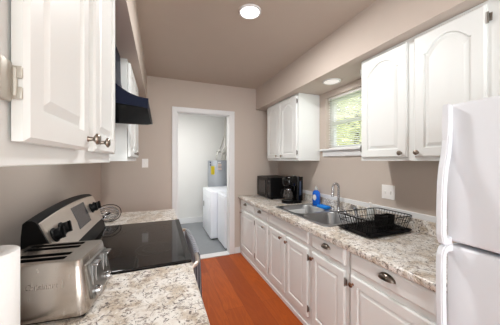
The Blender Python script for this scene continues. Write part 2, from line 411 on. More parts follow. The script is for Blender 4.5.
def cup(side, x, y, z, parent, s=1.0):
    b = B_(); n = 16; q = 7
    R = []
    for i in range(q + 1):
        th = (i / q) * PI / 2
        R.append([b.verts.new((x + side * .026 * s * math.sin(th) * 1.0, y + .044 * s * math.cos(ph) * (math.cos(th) * .75 + .25), z + .030 * s * math.sin(ph) * (math.cos(th) * .6 + .4) - .006 * s)) for ph in [PI * k / n for k in range(n + 1)]])
    for A_, B2 in zip(R, R[1:]):
        for k in range(n): b.faces.new([A_[k], A_[k + 1], B2[k + 1], B2[k]])
    b.faces.new(R[-1])
    bmesh.ops.solidify(b, geom=b.faces[:], thickness=.002)
    lathe(b, [(.050 * s, 0), (.050 * s, .002), (.046 * s, .003), (0, .003)], (x, y, z - .002), (side, 0, 0), 28, 1.0, .58) if False else None
    tube(b, [(x + side * .002, y - .044 * s, z - .006 * s), (x + side * .002, y + .044 * s, z - .006 * s)], .0015, 6)
    obj('cup_pull', b, 'nickel', parent, 50)
def hinge(side, x, y, z, parent, m='hinge', sg=1):
    b = box(B_(), x, x + side * .003, y, y + sg * .016, z - .02, z + .02, .001)
    tube(b, [(x + side * .006, y, z - .027), (x + side * .006, y, z + .027)], .0055, 8)
    obj('hinge', b, m, parent, 40)
HG = {}
def door(side, xf, y0, y1, z0, z1, parent, A=0.0, kn=None, hy=None, km='nickel', hm='hinge', hz=.07, fw=.055):
    d = obj('door', panel(B_(), side, xf, y0, y1, z0, z1, A=A, fw=fw), 'white', parent)
    if kn: knob(side, xf, kn[0], kn[1], d, km)
    if hy is not None:
        for z in (z0 + hz, z1 - hz): hinge(side, xf - side * .012, hy, z, d, hm, -1 if hy < (y0 + y1) / 2 else 1)
    return d
def body(bm, side, xface, xback, y0, y1, z0, z1): return box(bm, xface, xback, y0, y1, z0, z1, .0015, 1)

# base cabinets, right
BX, DX = 1.150, 1.131
def base(name, label, y0, y1, z1=.826, parent_only=False):
    t = thing(name, label, 'cabinet', (1.45, (y0 + y1) / 2, 0), 'base cabinets under the right worktop')
    return t
t = base('base_cabinet', 'white base cabinet below the microwave, two drawers over two narrow doors, at the back wall', 2.30, 3.283)
obj('body', body(B_(), -1, BX, WR - .01, 2.30, 3.275, 0, .825), 'white', t)
for y0, y1, ky in ((2.715, 3.245, 3.02), (2.325, 2.690, 2.53)):
    d = obj('drawer', panel(B_(), -1, DX, y0, y1, .708, .812, raised=False), 'white', t); cup(-1, DX, (ky), .772, d)
door(-1, DX, 2.715, 3.245, .105, .668, t, kn=(3.19, .63), hy=2.712)
door(-1, DX, 2.325, 2.690, .105, .668, t, kn=(2.41, .628), hy=2.693)
t = base('sink_cabinet', 'white base cabinet under the sink, false front over a pair of doors', 1.548, 2.30)
obj('body', body(B_(), -1, BX, BX + .03, 1.548, 2.298, 0, .825), 'white', t)
b = B_(); box(b, BX + .03, WR - .01, 1.548, 1.566, 0, .825); box(b, BX + .03, WR - .01, 2.280, 2.298, 0, .825); box(b, BX + .03, WR - .01, 1.566, 2.28, .05, .07); box(b, WR - .02, WR - .01, 1.566, 2.28, .07, .64)
obj('side_panel', b, 'white', t)
obj('false_front', panel(B_(), -1, DX, 1.575, 2.285, .708, .812, raised=False), 'white', t)
door(-1, DX, 1.943, 2.285, .105, .668, t, kn=(2.005, .630), hy=2.288, km='copper')
door(-1, DX, 1.578, 1.920, .105, .668, t, kn=(1.895, .622), hy=1.575, km='copper')
t = base('base_cabinet', 'white base cabinet with one drawer and one door, right of the sink', 1.142, 1.545)
obj('body', body(B_(), -1, BX, WR - .01, 1.142, 1.545, 0, .825), 'white', t)
d = obj('drawer', panel(B_(), -1, DX, 1.172, 1.515, .705, .812, raised=False), 'white', t); cup(-1, DX, 1.341, .770, d)
door(-1, DX, 1.172, 1.520, .105, .668, t, kn=(1.497, .624), hy=1.168, km='copper')
t = base('base_cabinet', 'white base cabinet with one wide drawer, right beside the refrigerator', .606, 1.134)
obj('body', body(B_(), -1, BX, WR - .01, .608, 1.134, 0, .825), 'white', t)
d = obj('drawer', panel(B_(), -1, DX, .628, 1.114, .708, .816, raised=False), 'white', t); cup(-1, DX, .862, .772, d, 1.1)
door(-1, DX, .628, 1.118, .105, .670, t, kn=(1.095, .620), hy=.624, km='copper')
struct('baseboard_right', box(B_(), BX - .012, BX, .61, 3.262, 0, .04, .004), 'trim')

# worktop right with sink cut-out
CT = .866
SX0, SX1, SY0, SY1 = 1.235, 1.750, 1.470, 2.330
def slab(xs, ys, hole, z0, z1):
    b = B_(); V = {}
    def v(i, j, z): 
        k = (i, j, z)
        if k not in V: V[k] = b.verts.new((xs[i], ys[j], z))
        return V[k]
    cells = [(i, j) for i in range(len(xs) - 1) for j in range(len(ys) - 1) if (i, j) not in hole]
    for i, j in cells:
        b.faces.new([v(i, j, z1), v(i + 1, j, z1), v(i + 1, j + 1, z1), v(i, j + 1, z1)])
        b.faces.new([v(i, j, z0), v(i, j + 1, z0), v(i + 1, j + 1, z0), v(i + 1, j, z0)])
        for (di, dj, e) in ((-1, 0, ((i, j), (i, j + 1))), (1, 0, ((i + 1, j + 1), (i + 1, j))), (0, -1, ((i + 1, j), (i, j))), (0, 1, ((i, j + 1), (i + 1, j + 1)))):
            if (i + di, j + dj) not in cells:
                (p, q), (r, s) = e
                b.faces.new([v(p, q, z0), v(p, q, z1), v(r, s, z1), v(r, s, z0)])
    return b
b = slab([1.108, SX0 + .01, SX1 - .01, WR], [.600, SY0 + .01, SY1 - .01, YB - .002], {(1, 1)}, CT - .040, CT)
e = [e for e in b.edges if all(abs(v.co.x - 1.108) < 1e-4 for v in e.verts) and abs(e.verts[0].co.z - e.verts[1].co.z) < 1e-5]
bmesh.ops.bevel(b, geom=e, offset=.010, segments=3, affect='EDGES', profile=.5)
wt = thing('worktop', 'long speckled granite-look worktop along the right wall, holding the sink', 'worktop', (1.45, 1.9, CT - .04))
obj('top', b, 'granite', wt, 40)
obj('backsplash', box(B_(), WR - .020, WR, .600, YB - .002, CT, .965, .004), 'granite', wt)
struct('trim_4', box(B_(), WR - .012, WR, .600, YB, .965, 1.008, .004), 'trim')

# sink
def rrect(x0, x1, y0, y1, r, z, n=5):
    P = []
    for cx, cy, a in ((x1 - r, y0 + r, -PI / 2), (x1 - r, y1 - r, 0), (x0 + r, y1 - r, PI / 2), (x0 + r, y0 + r, PI)):
        for k in range(n + 1):
            q = a + PI / 2 * k / n; P.append((cx + r * math.cos(q), cy + r * math.sin(q), z))
    return P
t = thing('kitchen_sink', 'stainless steel double bowl sink set in the right worktop', 'sink', (1.47, 1.9, CT))
b = B_(); zt = CT + .006
def addloop(P):
    V = [b.verts.new(p) for p in P]; E = [b.edges.new((V[k], V[(k + 1) % len(V)])) for k in range(len(V))]; return V, E
bowls = [(SX0 + .03, SX1 - .100, 1.915, SY1 - .03), (SX0 + .03, SX1 - .100, SY0 + .03, 1.885)]
Vo, Eo = addloop(rrect(SX0, SX1, SY0, SY1, .03, zt)); EE = list(Eo)
for q in bowls: _, E2 = addloop(rrect(*q, .085, zt)); EE += E2
bmesh.ops.triangle_fill(b, use_beauty=True, edges=EE)
loops(b, [rrect(SX0, SX1, SY0, SY1, .03, zt), rrect(SX0 - .006, SX1 + .006, SY0 - .006, SY1 + .006, .035, CT + .001)], False, False)
obj('rim', b, 'sink', t)
for q in bowls:
    x0, x1, y0, y1 = q; g = .012
    b = B_()
    loops(b, [rrect(x0, x1, y0, y1, .085, zt), rrect(x0 + .004, x1 - .004, y0 + .004, y1 - .004, .083, zt - .006), rrect(x0 + g, x1 - g, y0 + g, y1 - g, .055, zt - .13),
              rrect(x0 + g + .02, x1 - g - .02, y0 + g + .02, y1 - g - .02, .045, zt - .155), rrect(x0 + .12, x1 - .12, y0 + .12, y1 - .12, .04, zt - .160)], False, True)
    o = obj('bowl', b, 'sink', t, 60)
    obj('drain', lathe(B_(), [(.04, 0), (.04, .003), (.028, .003), (.024, -.0), (0, 0)], ((x0 + x1) / 2, (y0 + y1) / 2, zt - .160), (0, 0, 1), 24), 'chrome', o, 40)
# faucet
FY = 1.845; FX = 1.715
t = thing('kitchen_faucet', 'chrome gooseneck faucet behind the sink divider', 'faucet', (FX, FY, zt))
b = lathe(B_(), [(.030, 0), (.030, .006), (.022, .012), (.016, .03), (.013, .05), (.012, .07)], (FX, FY, zt), n=24)
obj('base', b, 'chrome', t, 50)
pts = [(FX, FY, zt + .06), (FX, FY, zt + .235)]
for k in range(0, 11):
    a = PI * k / 10; pts.append((FX - .038 + .038 * math.cos(a), FY, zt + .235 + .045 * math.sin(a)))
pts.append((FX - .078, FY, zt + .175))
pts = [(x, y, z + (0.012 if i > 0 else 0)) for i, (x, y, z) in enumerate(pts)]
sp = obj('spout', tube(B_(), pts, .0125, 12), 'chrome', t, 60)
obj('aerator', lathe(B_(), [(.014, 0), (.015, .03), (.012, .034)], (FX - .078, FY, zt + .160), n=16), 'chrome', sp, 50)
obj('deck_plate', box(B_(), FX - .025, FX + .025, FY - .115, FY + .115, zt, zt + .007, .003), 'chrome', t)
for dy in (-.085, .085):
    hb = lathe(B_(), [(.018, 0), (.016, .02), (.010, .03), (.006, .034), (0, .036)], (FX, FY + dy, zt + .006), n=20)
    tube(hb, [(FX, FY + dy, zt + .034), (FX - .04, FY + dy + .01, zt + .048)], [.006, .004], 8)
    obj('handle', hb, 'chrome', t, 50)
t = thing('side_sprayer', 'chrome side sprayer standing behind the right bowl of the sink', 'sprayer', (FX, 1.62, zt))
obj('holder', lathe(B_(), [(.020, 0), (.018, .012), (.012, .022), (.011, .03)], (FX, 1.62, zt), n=18), 'chrome', t, 50)
obj('spray_head', tube(B_(), [(FX, 1.62, zt + .03), (FX, 1.62, zt + .065), (FX - .014, 1.622, zt + .088), (FX - .045, 1.63, zt + .096)], [.013, .018, .022, .023], 12), 'chrome', t, 50)

# soap bottle, sponge, hand soap pump
t = thing('dish_soap_bottle', 'blue dish soap bottle with clear cap standing behind the sink', 'bottle', (1.735, 2.235, CT))
c0 = (1.722, 2.215, zt)
obj('bottle', lathe(B_(), [(.034, 0), (.039, .008), (.040, .055), (.036, .095), (.040, .13), (.037, .155), (.016, .178)], c0, n=24, sx=.80, sy=1.5), 'blue', t, 60)
obj('cap', lathe(B_(), [(.016, .178), (.018, .182), (.017, .205), (.009, .209), (.008, .228), (0, .229)], c0, n=20), 'clear', t, 50)
b = B_(); L = []
for k in range(14): a = 2 * PI * k / 14; L.append((c0[0] - .033, c0[1] - .006 + .028 * math.cos(a), c0[2] + .095 + .034 * math.sin(a)))
loops(b, [[(x + .008, y, z) for x, y, z in L], L]); obj('label_sticker', b, 'whitepaper', t)
t = tag(obj('sponge', box(B_(), 1.655, 1.735, 1.985, 2.125, zt, zt + .030, .008, 3), 'spongeblue', None, 60), 'bright blue sponge lying on the back rim of the sink beside the soap bottle', 'sponge')
t = tag(obj('drip_strip', box(B_(), 1.755, 1.778, 1.98, 2.30, CT, CT + .012, .002), 'black', None), 'thin black drip strip lying between the sink rim and the backsplash', 'drip strip')
c0 = (1.745, 1.49, CT)
t = thing('soap_dispenser', 'clear hand soap pump bottle beside the wall behind the dish rack', 'dispenser', c0)
obj('bottle', lathe(B_(), [(.028, 0), (.032, .005), (.032, .095), (.018, .112), (.012, .118)], c0, n=22), 'clear', t, 60)
b = lathe(B_(), [(.013, .118), (.013, .134), (.005, .136), (.004, .152), (.011, .154), (.011, .162), (0, .163)], c0, n=16)
tube(b, [(c0[0], c0[1], CT + .158), (c0[0] - .035, c0[1], CT + .155)], .004, 8)
obj('pump', b, 'plate', t, 50)

# dish rack
def wire(b, p, r=.0017, n=6, closed=False): tube(b, p, r, n, closed)
RX0_, RX1_, RY0, RY1 = 1.325, 1.765, 1.135, 1.43
t = thing('dish_rack', 'black wire dish rack on a black drain tray beside the sink', 'rack', ((RX0_ + RX1_) / 2, (RY0 + RY1) / 2, CT))
b = B_()
loops(b, [rrect(RX0_ + .01, RX1_ - .01, RY0 + .01, RY1 - .01, .03, CT), rrect(RX0_ - .02, RX1_ , RY0 - .01, RY1 + .01, .035, CT + .018), rrect(RX0_ - .016, RX1_ - .004, RY0 - .006, RY1 + .006, .033, CT + .019), rrect(RX0_ + .012, RX1_ - .012, RY0 + .012, RY1 - .012, .03, CT + .006)])
obj('drain_tray', b, 'black', t, 40)
b = B_(); x0, x1, y0, y1 = RX0_ - .02, RX1_ - .01, RY0 - .01, RY1 - .0
zb, zT = CT + .028, CT + .125
wire(b, rrect(x0 + .03, x1 - .03, y0 + .03, y1 - .03, .03, zb), .0024, 6, True)
wire(b, rrect(x0, x1, y0, y1, .035, zT), .0036, 8, True)
wire(b, rrect(x0 + .015, x1 - .015, y0 + .015, y1 - .015, .032, (zb + zT) / 2), .0022, 6, True)
n = 15
for k in range(n + 1):
    f = k / n; xb = x0 + .035 + f * (x1 - x0 - .07); xt = x0 + .02 + f * (x1 - x0 - .04)
    wire(b, [(xt, y0, zT), (xb, y0 + .03, zb), (xb, y1 - .03, zb), (xt, y1, zT)])
n = 11
for k in range(n + 1):
    f = k / n; yb = y0 + .035 + f * (y1 - y0 - .07); yt = y0 + .02 + f * (y1 - y0 - .04)
    wire(b, [(x0, yt, zT), (x0 + .03, yb, zb), (x1 - .03, yb, zb), (x1, yt, zT)])
obj('wire_basket', b, 'black', t, 60)
b = B_()
for r_ in range(1):
    yy = 1.30 + r_ * .06
    for k in range(12):
        xx = RX0_ + .06 + k * .028
        P = []
        for q in range(9):
            a = PI * q / 8; P.append((xx, yy - .018 + .036 * q / 8, zb + .065 * math.sin(a)))
        wire(b, P, .002)
obj('plate_divider', b, 'black', t, 60)
for fx in (RX0_ + .04, RX1_ - .05):
    for fy in (RY0 + .05, RY1 - .05): obj('foot', box(B_(), fx - .01, fx + .01, fy - .01, fy + .01, CT + .007, zb), 'rubber', t)
t = thing('utensil_holder', 'black two-compartment utensil cup sitting in the dish rack', 'utensil holder', (1.555, 1.205, zb))
for xc in (1.515, 1.592):
    b = B_()
    loops(b, [rrect(xc - .030, xc + .030, 1.176, 1.234, .012, zb + .004), rrect(xc - .036, xc + .036, 1.170, 1.240, .014, zb + .102), rrect(xc - .033, xc + .033, 1.173, 1.237, .012, zb + .102), rrect(xc - .027, xc + .027, 1.179, 1.231, .01, zb + .008)])
    obj('cup', b, 'black', t, 50)

# wall plates
def plate(name, label, cat, axis, c, w, h):
    t = thing(name, label, cat, c)
    x, y, z = c
    if axis == 'x':
        obj('plate', box(B_(), x - .006, x, y - w / 2, y + w / 2, z - h / 2, z + h / 2, .002), 'plate', t)
        for dy in (-.024, .024): obj('toggle', box(B_(), x - .016, x - .005, y + dy - .006, y + dy + .006, z - .012, z + .012, .003), 'plate', t)
    else:
        obj('plate', box(B_(), x - w / 2, x + w / 2, y - .006, y, z - h / 2, z + h / 2, .002), 'plate', t)
        obj('toggle', box(B_(), x - .006, x + .006, y - .016, y - .005, z - .010, z + .014, .003), 'plate', t)
plate('light_switch', 'white double switch plate on the beige wall above the dish rack', 'light switch', 'x', (WR, 1.360, 1.133), .118, .118)
plate('light_switch', 'white single switch plate on the back wall left of the laundry doorway', 'light switch', 'y', (-.175, YB, 1.365), .074, .115)

# microwave
t = thing('microwave', 'black microwave oven in the far corner of the right worktop', 'microwave', (1.57, 2.99, CT))
my0, my1, mz0, mz1 = 2.765, 3.225, CT + .012, CT + .300
obj('body', box(B_(), 1.415, 1.75, my0, my1, mz0, mz1, .006), 'black', t)
d = obj('door', box(B_(), 1.400, 1.416, my0 + .11, my1, mz0, mz1, .004), 'gloss', t)
obj('door_window', box(B_(), 1.398, 1.401, my0 + .155, my1 - .055, mz0 + .06, mz1 - .055, .001), mat('door_mesh_window', srgb(58, 58, 60), .18, var=.1), d)
obj('handle', box(B_(), 1.380, 1.390, my0 + .12, my0 + .135, mz0 + .03, mz1 - .03, .004), 'black', d)
p = obj('control_panel', box(B_(), 1.400, 1.416, my0, my0 + .108, mz0, mz1, .004), 'black', t)
obj('clock_display', box(B_(), 1.398, 1.401, my0 + .02, my0 + .09, mz1 - .065, mz1 - .035), 'display', p)
b = B_()
for i in range(5):
    for j in range(3): box(b, 1.3975, 1.401, my0 + .02 + j * .026, my0 + .038 + j * .026, mz0 + .04 + i * .034, mz0 + .062 + i * .034, .001)
obj('keypad', b, 'grey', p)
for x in (1.44, 1.72):
    for y in (my0 + .04, my1 - .04): obj('foot', lathe(B_(), [(.012, 0), (.012, .013)], (x, y, CT), n=12), 'rubber', t)

# coffee maker
cx, cy = 1.565, 2.50
t = thing('coffee_maker', 'black drip coffee maker beside the microwave', 'coffee maker', (cx, cy, CT))
b = B_(); loops(b, [rrect(cx - .135, cx + .13, cy - .085, cy + .085, .08, CT), rrect(cx - .135, cx + .13, cy - .085, cy + .085, .08, CT + .028), rrect(cx - .125, cx + .12, cy - .075, cy + .075, .07, CT + .034)])
obj('base', b, 'black', t, 40)
obj('warming_plate', lathe(B_(), [(.064, 0), (.064, .004), (0, .004)], (cx - .055, cy, CT + .033), n=28), 'sink', t, 40)
b = B_(); loops(b, [rrect(cx + .025, cx + .125, cy - .08, cy + .08, .03, CT + .03), rrect(cx + .025, cx + .125, cy - .082, cy + .082, .03, CT + .33)])
tk = obj('water_tank', b, 'gloss', t, 40)
obj('reflection_strip', box(B_(), cx + .060, cx + .085, cy - .084, cy - .079, CT + .10, CT + .28, .002), mat('blue_grey_reflection', srgb(50, 62, 84), .3, var=.1), tk)  # blue-grey strip painted in place of a bluish reflection on the tank
b = B_(); loops(b, [rrect(cx - .115, cx + .06, cy - .078, cy + .078, .07, CT + .215), rrect(cx - .130, cx + .07, cy - .084, cy + .084, .08, CT + .25), rrect(cx - .130, cx + .07, cy - .084, cy + .084, .08, CT + .30), rrect(cx - .10, cx + .10, cy - .075, cy + .075, .07, CT + .335)])
obj('brew_head', b, 'gloss', t, 40)
obj('lid_tab', box(B_(), cx + .01, cx + .05, cy - .02, cy + .02, CT + .334, CT + .345, .004), 'hinge', t)
c = obj('carafe', lathe(B_(), [(.050, .004), (.062, .012), (.068, .05), (.060, .095), (.045, .130), (.046, .150), (.043, .150), (.042, .130), (.057, .095), (.065, .05), (.058, .014), (0, .010)], (cx - .055, cy, CT + .035), n=28), 'coffeeglass', t, 60)
obj('lid', lathe(B_(), [(.047, .150), (.046, .162), (.03, .172), (0, .174)], (cx - .055, cy, CT + .035), n=24), 'black', c, 40)
obj('handle', tube(B_(), [(cx - .105, cy - .01, CT + .175), (cx - .155, cy - .02, CT + .172), (cx - .165, cy - .02, CT + .12), (cx - .150, cy - .02, CT + .075), (cx - .115, cy - .015, CT + .07)], .009, 10), 'black', c, 50)
obj('band', lathe(B_(), [(.0475, .132), (.0475, .142)], (cx - .055, cy, CT + .035), n=28), 'chrome', c, 40)

# upper cabinets, right
UX, UD = 1.500, 1.481
t = thing('wall_cabinet', 'white two-door wall cabinet above the microwave and coffee maker', 'cabinet', (1.65, 2.65, 1.4), 'white wall cabinets')
obj('body', body(B_(), -1, UX, WR - .001, 2.250, 3.060, 1.398, 2.188), 'white', t)
door(-1, UD, 2.668, 3.045, 1.425, 2.165, t, A=.065, kn=(2.735, 1.460), hy=3.05)
door(-1, UD, 2.275, 2.645, 1.425, 2.165, t, A=.065, kn=(2.60, 1.460), hy=2.272)
t = thing('wall_cabinet', 'white two-door wall cabinet right of the window, next to the refrigerator', 'cabinet', (1.65, .96, 1.4), 'white wall cabinets')
obj('body', body(B_(), -1, UX, WR - .001, .566, 1.366, 1.398, 2.188), 'white', t)
door(-1, UD, .997, 1.352, 1.422, 2.168, t, A=.07, kn=(1.030, 1.450), hy=1.355)
door(-1, UD, .612, .950, 1.422, 2.168, t, A=.07, kn=(.925, 1.450), hy=.606)
t = thing('wall_cabinet', 'short white wall cabinet above the refrigerator, at the right edge of the photo', 'cabinet', (1.65, .15, 1.72), 'white wall cabinets')
obj('body', body(B_(), -1, UX, WR - .001, -.24, .562, 1.70, 2.188), 'white', t)
door(-1, UD, .170, .548, 1.715, 2.168, t, A=.07, kn=(.21, 1.745))
door(-1, UD, -.225, .150, 1.715, 2.168, t, A=.07, kn=(.11, 1.745))

# refrigerator
FXF = 1.090; fy0, fy1 = -.200, .572
t = thing('refrigerator', 'white top-freezer refrigerator at the right end of the worktop', 'refrigerator', (1.45, .18, 0))
obj('body', box(B_(), 1.175, 1.77, fy0, fy1, .03, 1.610, .008), 'fridge', t)
obj('base_grille', box(B_(), 1.12, 1.18, fy0 + .01, fy1 - .01, .01, .09, .003), 'rubber', t)
def fdoor(nm, z0, z1):
    return obj(nm, box(B_(), FXF, 1.170, fy0, fy1, z0, z1, .012, 4), 'fridge', t, 40)
d1 = fdoor('freezer_door', 1.075, 1.628); d2 = fdoor('fresh_food_door', .095, 1.060)
obj('gasket', box(B_(), 1.165, 1.178, fy0 + .015, fy1 - .015, .10, 1.615), 'rubber', t)
obj('hinge_cap', box(B_(), 1.10, 1.20, fy0 + .01, fy0 + .07, 1.61, 1.642, .006), 'fridge', t)
def fhandle(path, parent):
    b = B_(); y0, y1 = fy1 - .024, fy1 + .000
    N = len(path); R = []
    for i, (x, z) in enumerate(path):
        a = Vector(path[max(0, i - 1)]); c_ = Vector(path[min(N - 1, i + 1)]); d = (c_ - a).normalized(); nn = Vector((-d.y, d.x)); th = .016
        R.append([(x + nn.x * th, y0, z + nn.y * th), (x + nn.x * th, y1, z + nn.y * th), (x - nn.x * th, y1, z - nn.y * th), (x - nn.x * th, y0, z - nn.y * th)])
    loops(b, R)
    bmesh.ops.bevel(b, geom=[e for e in b.edges if abs(e.verts[0].co.y - e.verts[1].co.y) < 1e-5], offset=.004, segments=2, affect='EDGES')
    obj('door_handle', b, 'fridge', parent)
fhandle([(1.080, 1.624), (1.078, 1.56), (1.076, 1.48), (1.066, 1.42), (1.052, 1.37), (1.042, 1.30), (1.038, 1.20), (1.038, 1.11), (1.044, 1.085), (1.06, 1.078), (1.090, 1.078)], d1)
fhandle([(1.095, 1.052), (1.066, 1.052), (1.046, 1.046), (1.038, 1.030), (1.036, .98), (1.036, .85), (1.040, .74), (1.052, .66), (1.070, .60), (1.080, .54), (1.082, .48)], d2)

# recessed lamps
def lamp(label, x, y, z, r, m, name='ceiling_light'):
    t = thing(name, label, 'ceiling light', (x, y, z))
    obj('trim_ring', lathe(B_(), [(r * .80, 0), (r * .82, -.010), (r * .95, -.010), (r, -.004), (r, 0)], (x, y, z), n=40), 'trim', t, 50)
    obj('lens', lathe(B_(), [(r * .81, -.004), (r * .6, -.007), (0, -.009)], (x, y, z), n=40), m, t, 60)
lamp('bright round recessed light in the main ceiling', .629, 1.586, ZC, .085, 'lamp')
lamp('dim round recessed light in the soffit above the window', 1.595, 1.812, ZS, .088, 'dimlamp')

# ------------------------------------------------------------------ left side
LX = .155
def lcounter(label, y0, y1, poly):
    b = prism(B_(), poly, CT - .04, CT, 'z')
    e = [e for e in b.edges if e.verts[0].co.x > .1 and e.verts[1].co.x > .1 and abs(e.verts[0].co.z - e.verts[1].co.z) < 1e-5]
    bmesh.ops.bevel(b, geom=e, offset=.008, segments=3, affect='EDGES', profile=.5)
    t = thing('worktop', label, 'worktop', ((WL + LX) / 2, (y0 + y1) / 2, CT - .04))
    obj('top', b, 'granite', t, 40)
NY1, SY_0, SY_1, FY0, FY1 = 1.225, 1.232, 2.118, 2.124, 2.655
lcounter('speckled granite-look worktop in the left foreground under the toaster', -.9, NY1, [(WL, -.9), (LX, -.9), (LX, NY1 - .018), (LX - .014, NY1), (WL, NY1)])
lcounter('short speckled worktop beyond the stove, on the left', FY0, FY1, [(WL, FY0), (LX, FY0), (LX, FY1), (WL, FY1)])
def lbase(label, y0, y1, nd):
    t = thing('base_cabinet', label, 'cabinet', (-.3, (y0 + y1) / 2, 0), 'base cabinets on the left')
    obj('body', box(B_(), WL + .001, .115, y0, y1, 0, CT - .041, .0015, 1), 'white', t)
    w = (y1 - y0) / nd
    for k in range(nd):
        a0, a1 = y0 + k * w + .02, y0 + (k + 1) * w - .02
        d = obj('drawer', panel(B_(), 1, .134, a0, a1, .708, .812, raised=False), 'white', t); cup(1, .134, (a0 + a1) / 2, .772, d)
        door(1, .134, a0, a1, .105, .668, t, kn=(a0 + .03, .63))
lbase('white base cabinet under the left foreground worktop', -.89, NY1 - .005, 4)
lbase('white base cabinet under the short worktop beyond the stove', FY0 + .004, FY1 - .012, 1)

# range
t = thing('kitchen_range', 'stainless and black electric range with a glass cooktop, against the left wall', 'stove', (-.25, 1.68, 0))
obj('body', box(B_(), WL + .02, .130, SY_0 + .004, SY_1 - .004, .02, CT - .004, .003), 'black', t)
od = obj('oven_door', box(B_(), .131, .172, SY_0 + .012, SY_1 - .012, .22, .835, .006), 'rangesteel', t)
obj('oven_window', box(B_(), .170, .174, SY_0 + .16, SY_1 - .16, .36, .68, .001), 'gloss', od)
hp = [(.172, SY_0 + .09, .800), (.192, SY_0 + .092, .808), (.206, SY_0 + .12, .811)] + [(.211 + .008 * math.sin(PI * k / 8), SY_0 + .16 + k * (SY_1 - SY_0 - .32) / 8, .812) for k in range(9)] + [(.206, SY_1 - .12, .811), (.192, SY_1 - .092, .808), (.172, SY_1 - .09, .800)]
obj('oven_handle', tube(B_(), hp, .0125, 12), 'rangesteel', od, 50)
obj('warming_drawer', box(B_(), .131, .168, SY_0 + .012, SY_1 - .012, .04, .205, .006), 'rangesteel', t)
ck = obj('cooktop', box(B_(), -.52, .158, SY_0, SY_1, CT - .004, CT + .012, .004), 'gloss', t)
b = B_(); 
box(b, .128, .160, SY_0 + .002, SY_1 - .002, CT + .0075, CT + .0145, .002)
obj('front_rim', b, mat('dark_steel_rim', srgb(46, 45, 45), .45, 0, var=.05, **{'Specular IOR Level': .2}), ck)
def ringflat(bm, x, y, r, w, z):
    n = 48
    A_ = [bm.verts.new((x + r * math.cos(2 * PI * k / n), y + r * math.sin(2 * PI * k / n), z)) for k in range(n)]
    B2 = [bm.verts.new((x + (r - w) * math.cos(2 * PI * k / n), y + (r - w) * math.sin(2 * PI * k / n), z)) for k in range(n)]
    for k in range(n): bm.faces.new([A_[k], A_[(k + 1) % n], B2[(k + 1) % n], B2[k]])
for x, y, r in ((-.03, 1.90, .115), (-.03, 1.47, .10), (-.30, 1.90, .08), (-.30, 1.47, .10)):
    b = B_(); ringflat(b, x, y, r, .002, CT + .0124); ringflat(b, x, y, r * .6, .0015, CT + .0124)
    obj('burner_ring', b, 'grey', ck)
# backguard
prof = [(-.395, .872), (-.445, 1.030), (-.486, 1.128), (-.494, 1.141), (-.506, 1.149), (-.526, 1.150), (-.538, 1.138), (-.543, 1.08), (-.545, .872)]
b = B_(); NS = 14; R = []
for i in range(NS + 1):
    f = i / NS; y = SY_0 + .015 + f * (SY_1 - SY_0 - .03); s = 1 - (2 * f - 1) ** 2
    R.append([(x, y, z + (z - .872) / .28 * .024 * (s - .35)) for x, z in prof])
loops(b, R); bg_ = obj('backguard', b, 'black', t, 35)
b = B_(); R = []
def face_pt(f, q, off=0.0):
    """point on the sloping control face: f along Y, q up the slope"""
    y = SY_0 + .015 + f * (SY_1 - SY_0 - .03); s = 1 - (2 * f - 1) ** 2
    x = -.395 - .05 * (q / .6) if q < .6 else -.445 - .041 * (q - .6) / .4
    z = .872 + .158 * q / .6 if q < .6 else 1.030 + .098 * (q - .6) / .4
    z += (z - .872) / .28 * .024 * (s - .35)
    return Vector((x + off * .93, y, z + off * .36))
for i in range(NS + 1):
    f = .012 + .976 * i / NS
    R.append([face_pt(f, .30, -.002), face_pt(f, .30, .006), face_pt(f, .62, .007), face_pt(f, 1.0, .006), face_pt(f, 1.02, .000)])
loops(b, R); cp = obj('control_panel', b, 'rangesteel', t, 35)
def patch(f0, f1, q0, q1, off0, off1):
    b = B_()
    loops(b, [[face_pt(f0, q0, o), face_pt(f1, q0, o), face_pt(f1, q1, o), face_pt(f0, q1, o)] for o in (off0, off1)]); return b
obj('clock_display', patch(.40, .66, .46, .93, .004, .010), 'display', cp)
kn_mats = 'black'
for f in (.075, .175, .78, .89):
    c = face_pt(f, .70, .006); ax = Vector((.93, 0, .36)).normalized()
    k_ = obj('control_knob', lathe(B_(), [(.034, 0), (.034, .005), (.028, .009), (.026, .026), (.022, .030), (0, .030)], c, ax, 24), 'black', cp, 40)
    u = Vector((0, .5, .86)).normalized(); u = (u - ax * u.dot(ax)).normalized(); w = ax.cross(u)
    b = B_(); L = [[c + ax * h + u * a * .027 + w * d * .006 for a, d in ((-1, -1), (1, -1), (1, 1), (-1, 1))] for h in (.026, .040)]
    loops(b, L); obj('grip', b, 'black', k_)
# dish towel on handle
b = B_(); NY = 26; prof2 = []
for k in range(10): prof2.append((.222 - .006, .42 + .041 * k))
prof2 = [(.199, .50), (.198, .60), (.197, .70), (.196, .78), (.198, .816), (.204, .828), (.216, .832), (.228, .828), (.236, .812), (.239, .76), (.243, .68), (.245, .56), (.245, .44)]
G = []
for i in range(NY + 1):
    f = i / NY; y = 1.44 + f * .52; bow = .007 * math.sin(PI * f); rip = .004 * math.sin(f * 34)
    G.append([b.verts.new((x + bow + (rip if j > 8 else 0) * (j - 8) / 3, y + .004 * math.sin(z * 20), z)) for j, (x, z) in enumerate(prof2)])
for i in range(NY):
    for j in range(len(prof2) - 1): b.faces.new([G[i][j], G[i + 1][j], G[i + 1][j + 1], G[i][j + 1]])
bmesh.ops.solidify(b, geom=b.faces[:], thickness=.003)
tag(obj('dish_towel', b, 'towel', None, 60), 'blue and white striped dish towel hanging over the oven door handle', 'towel')

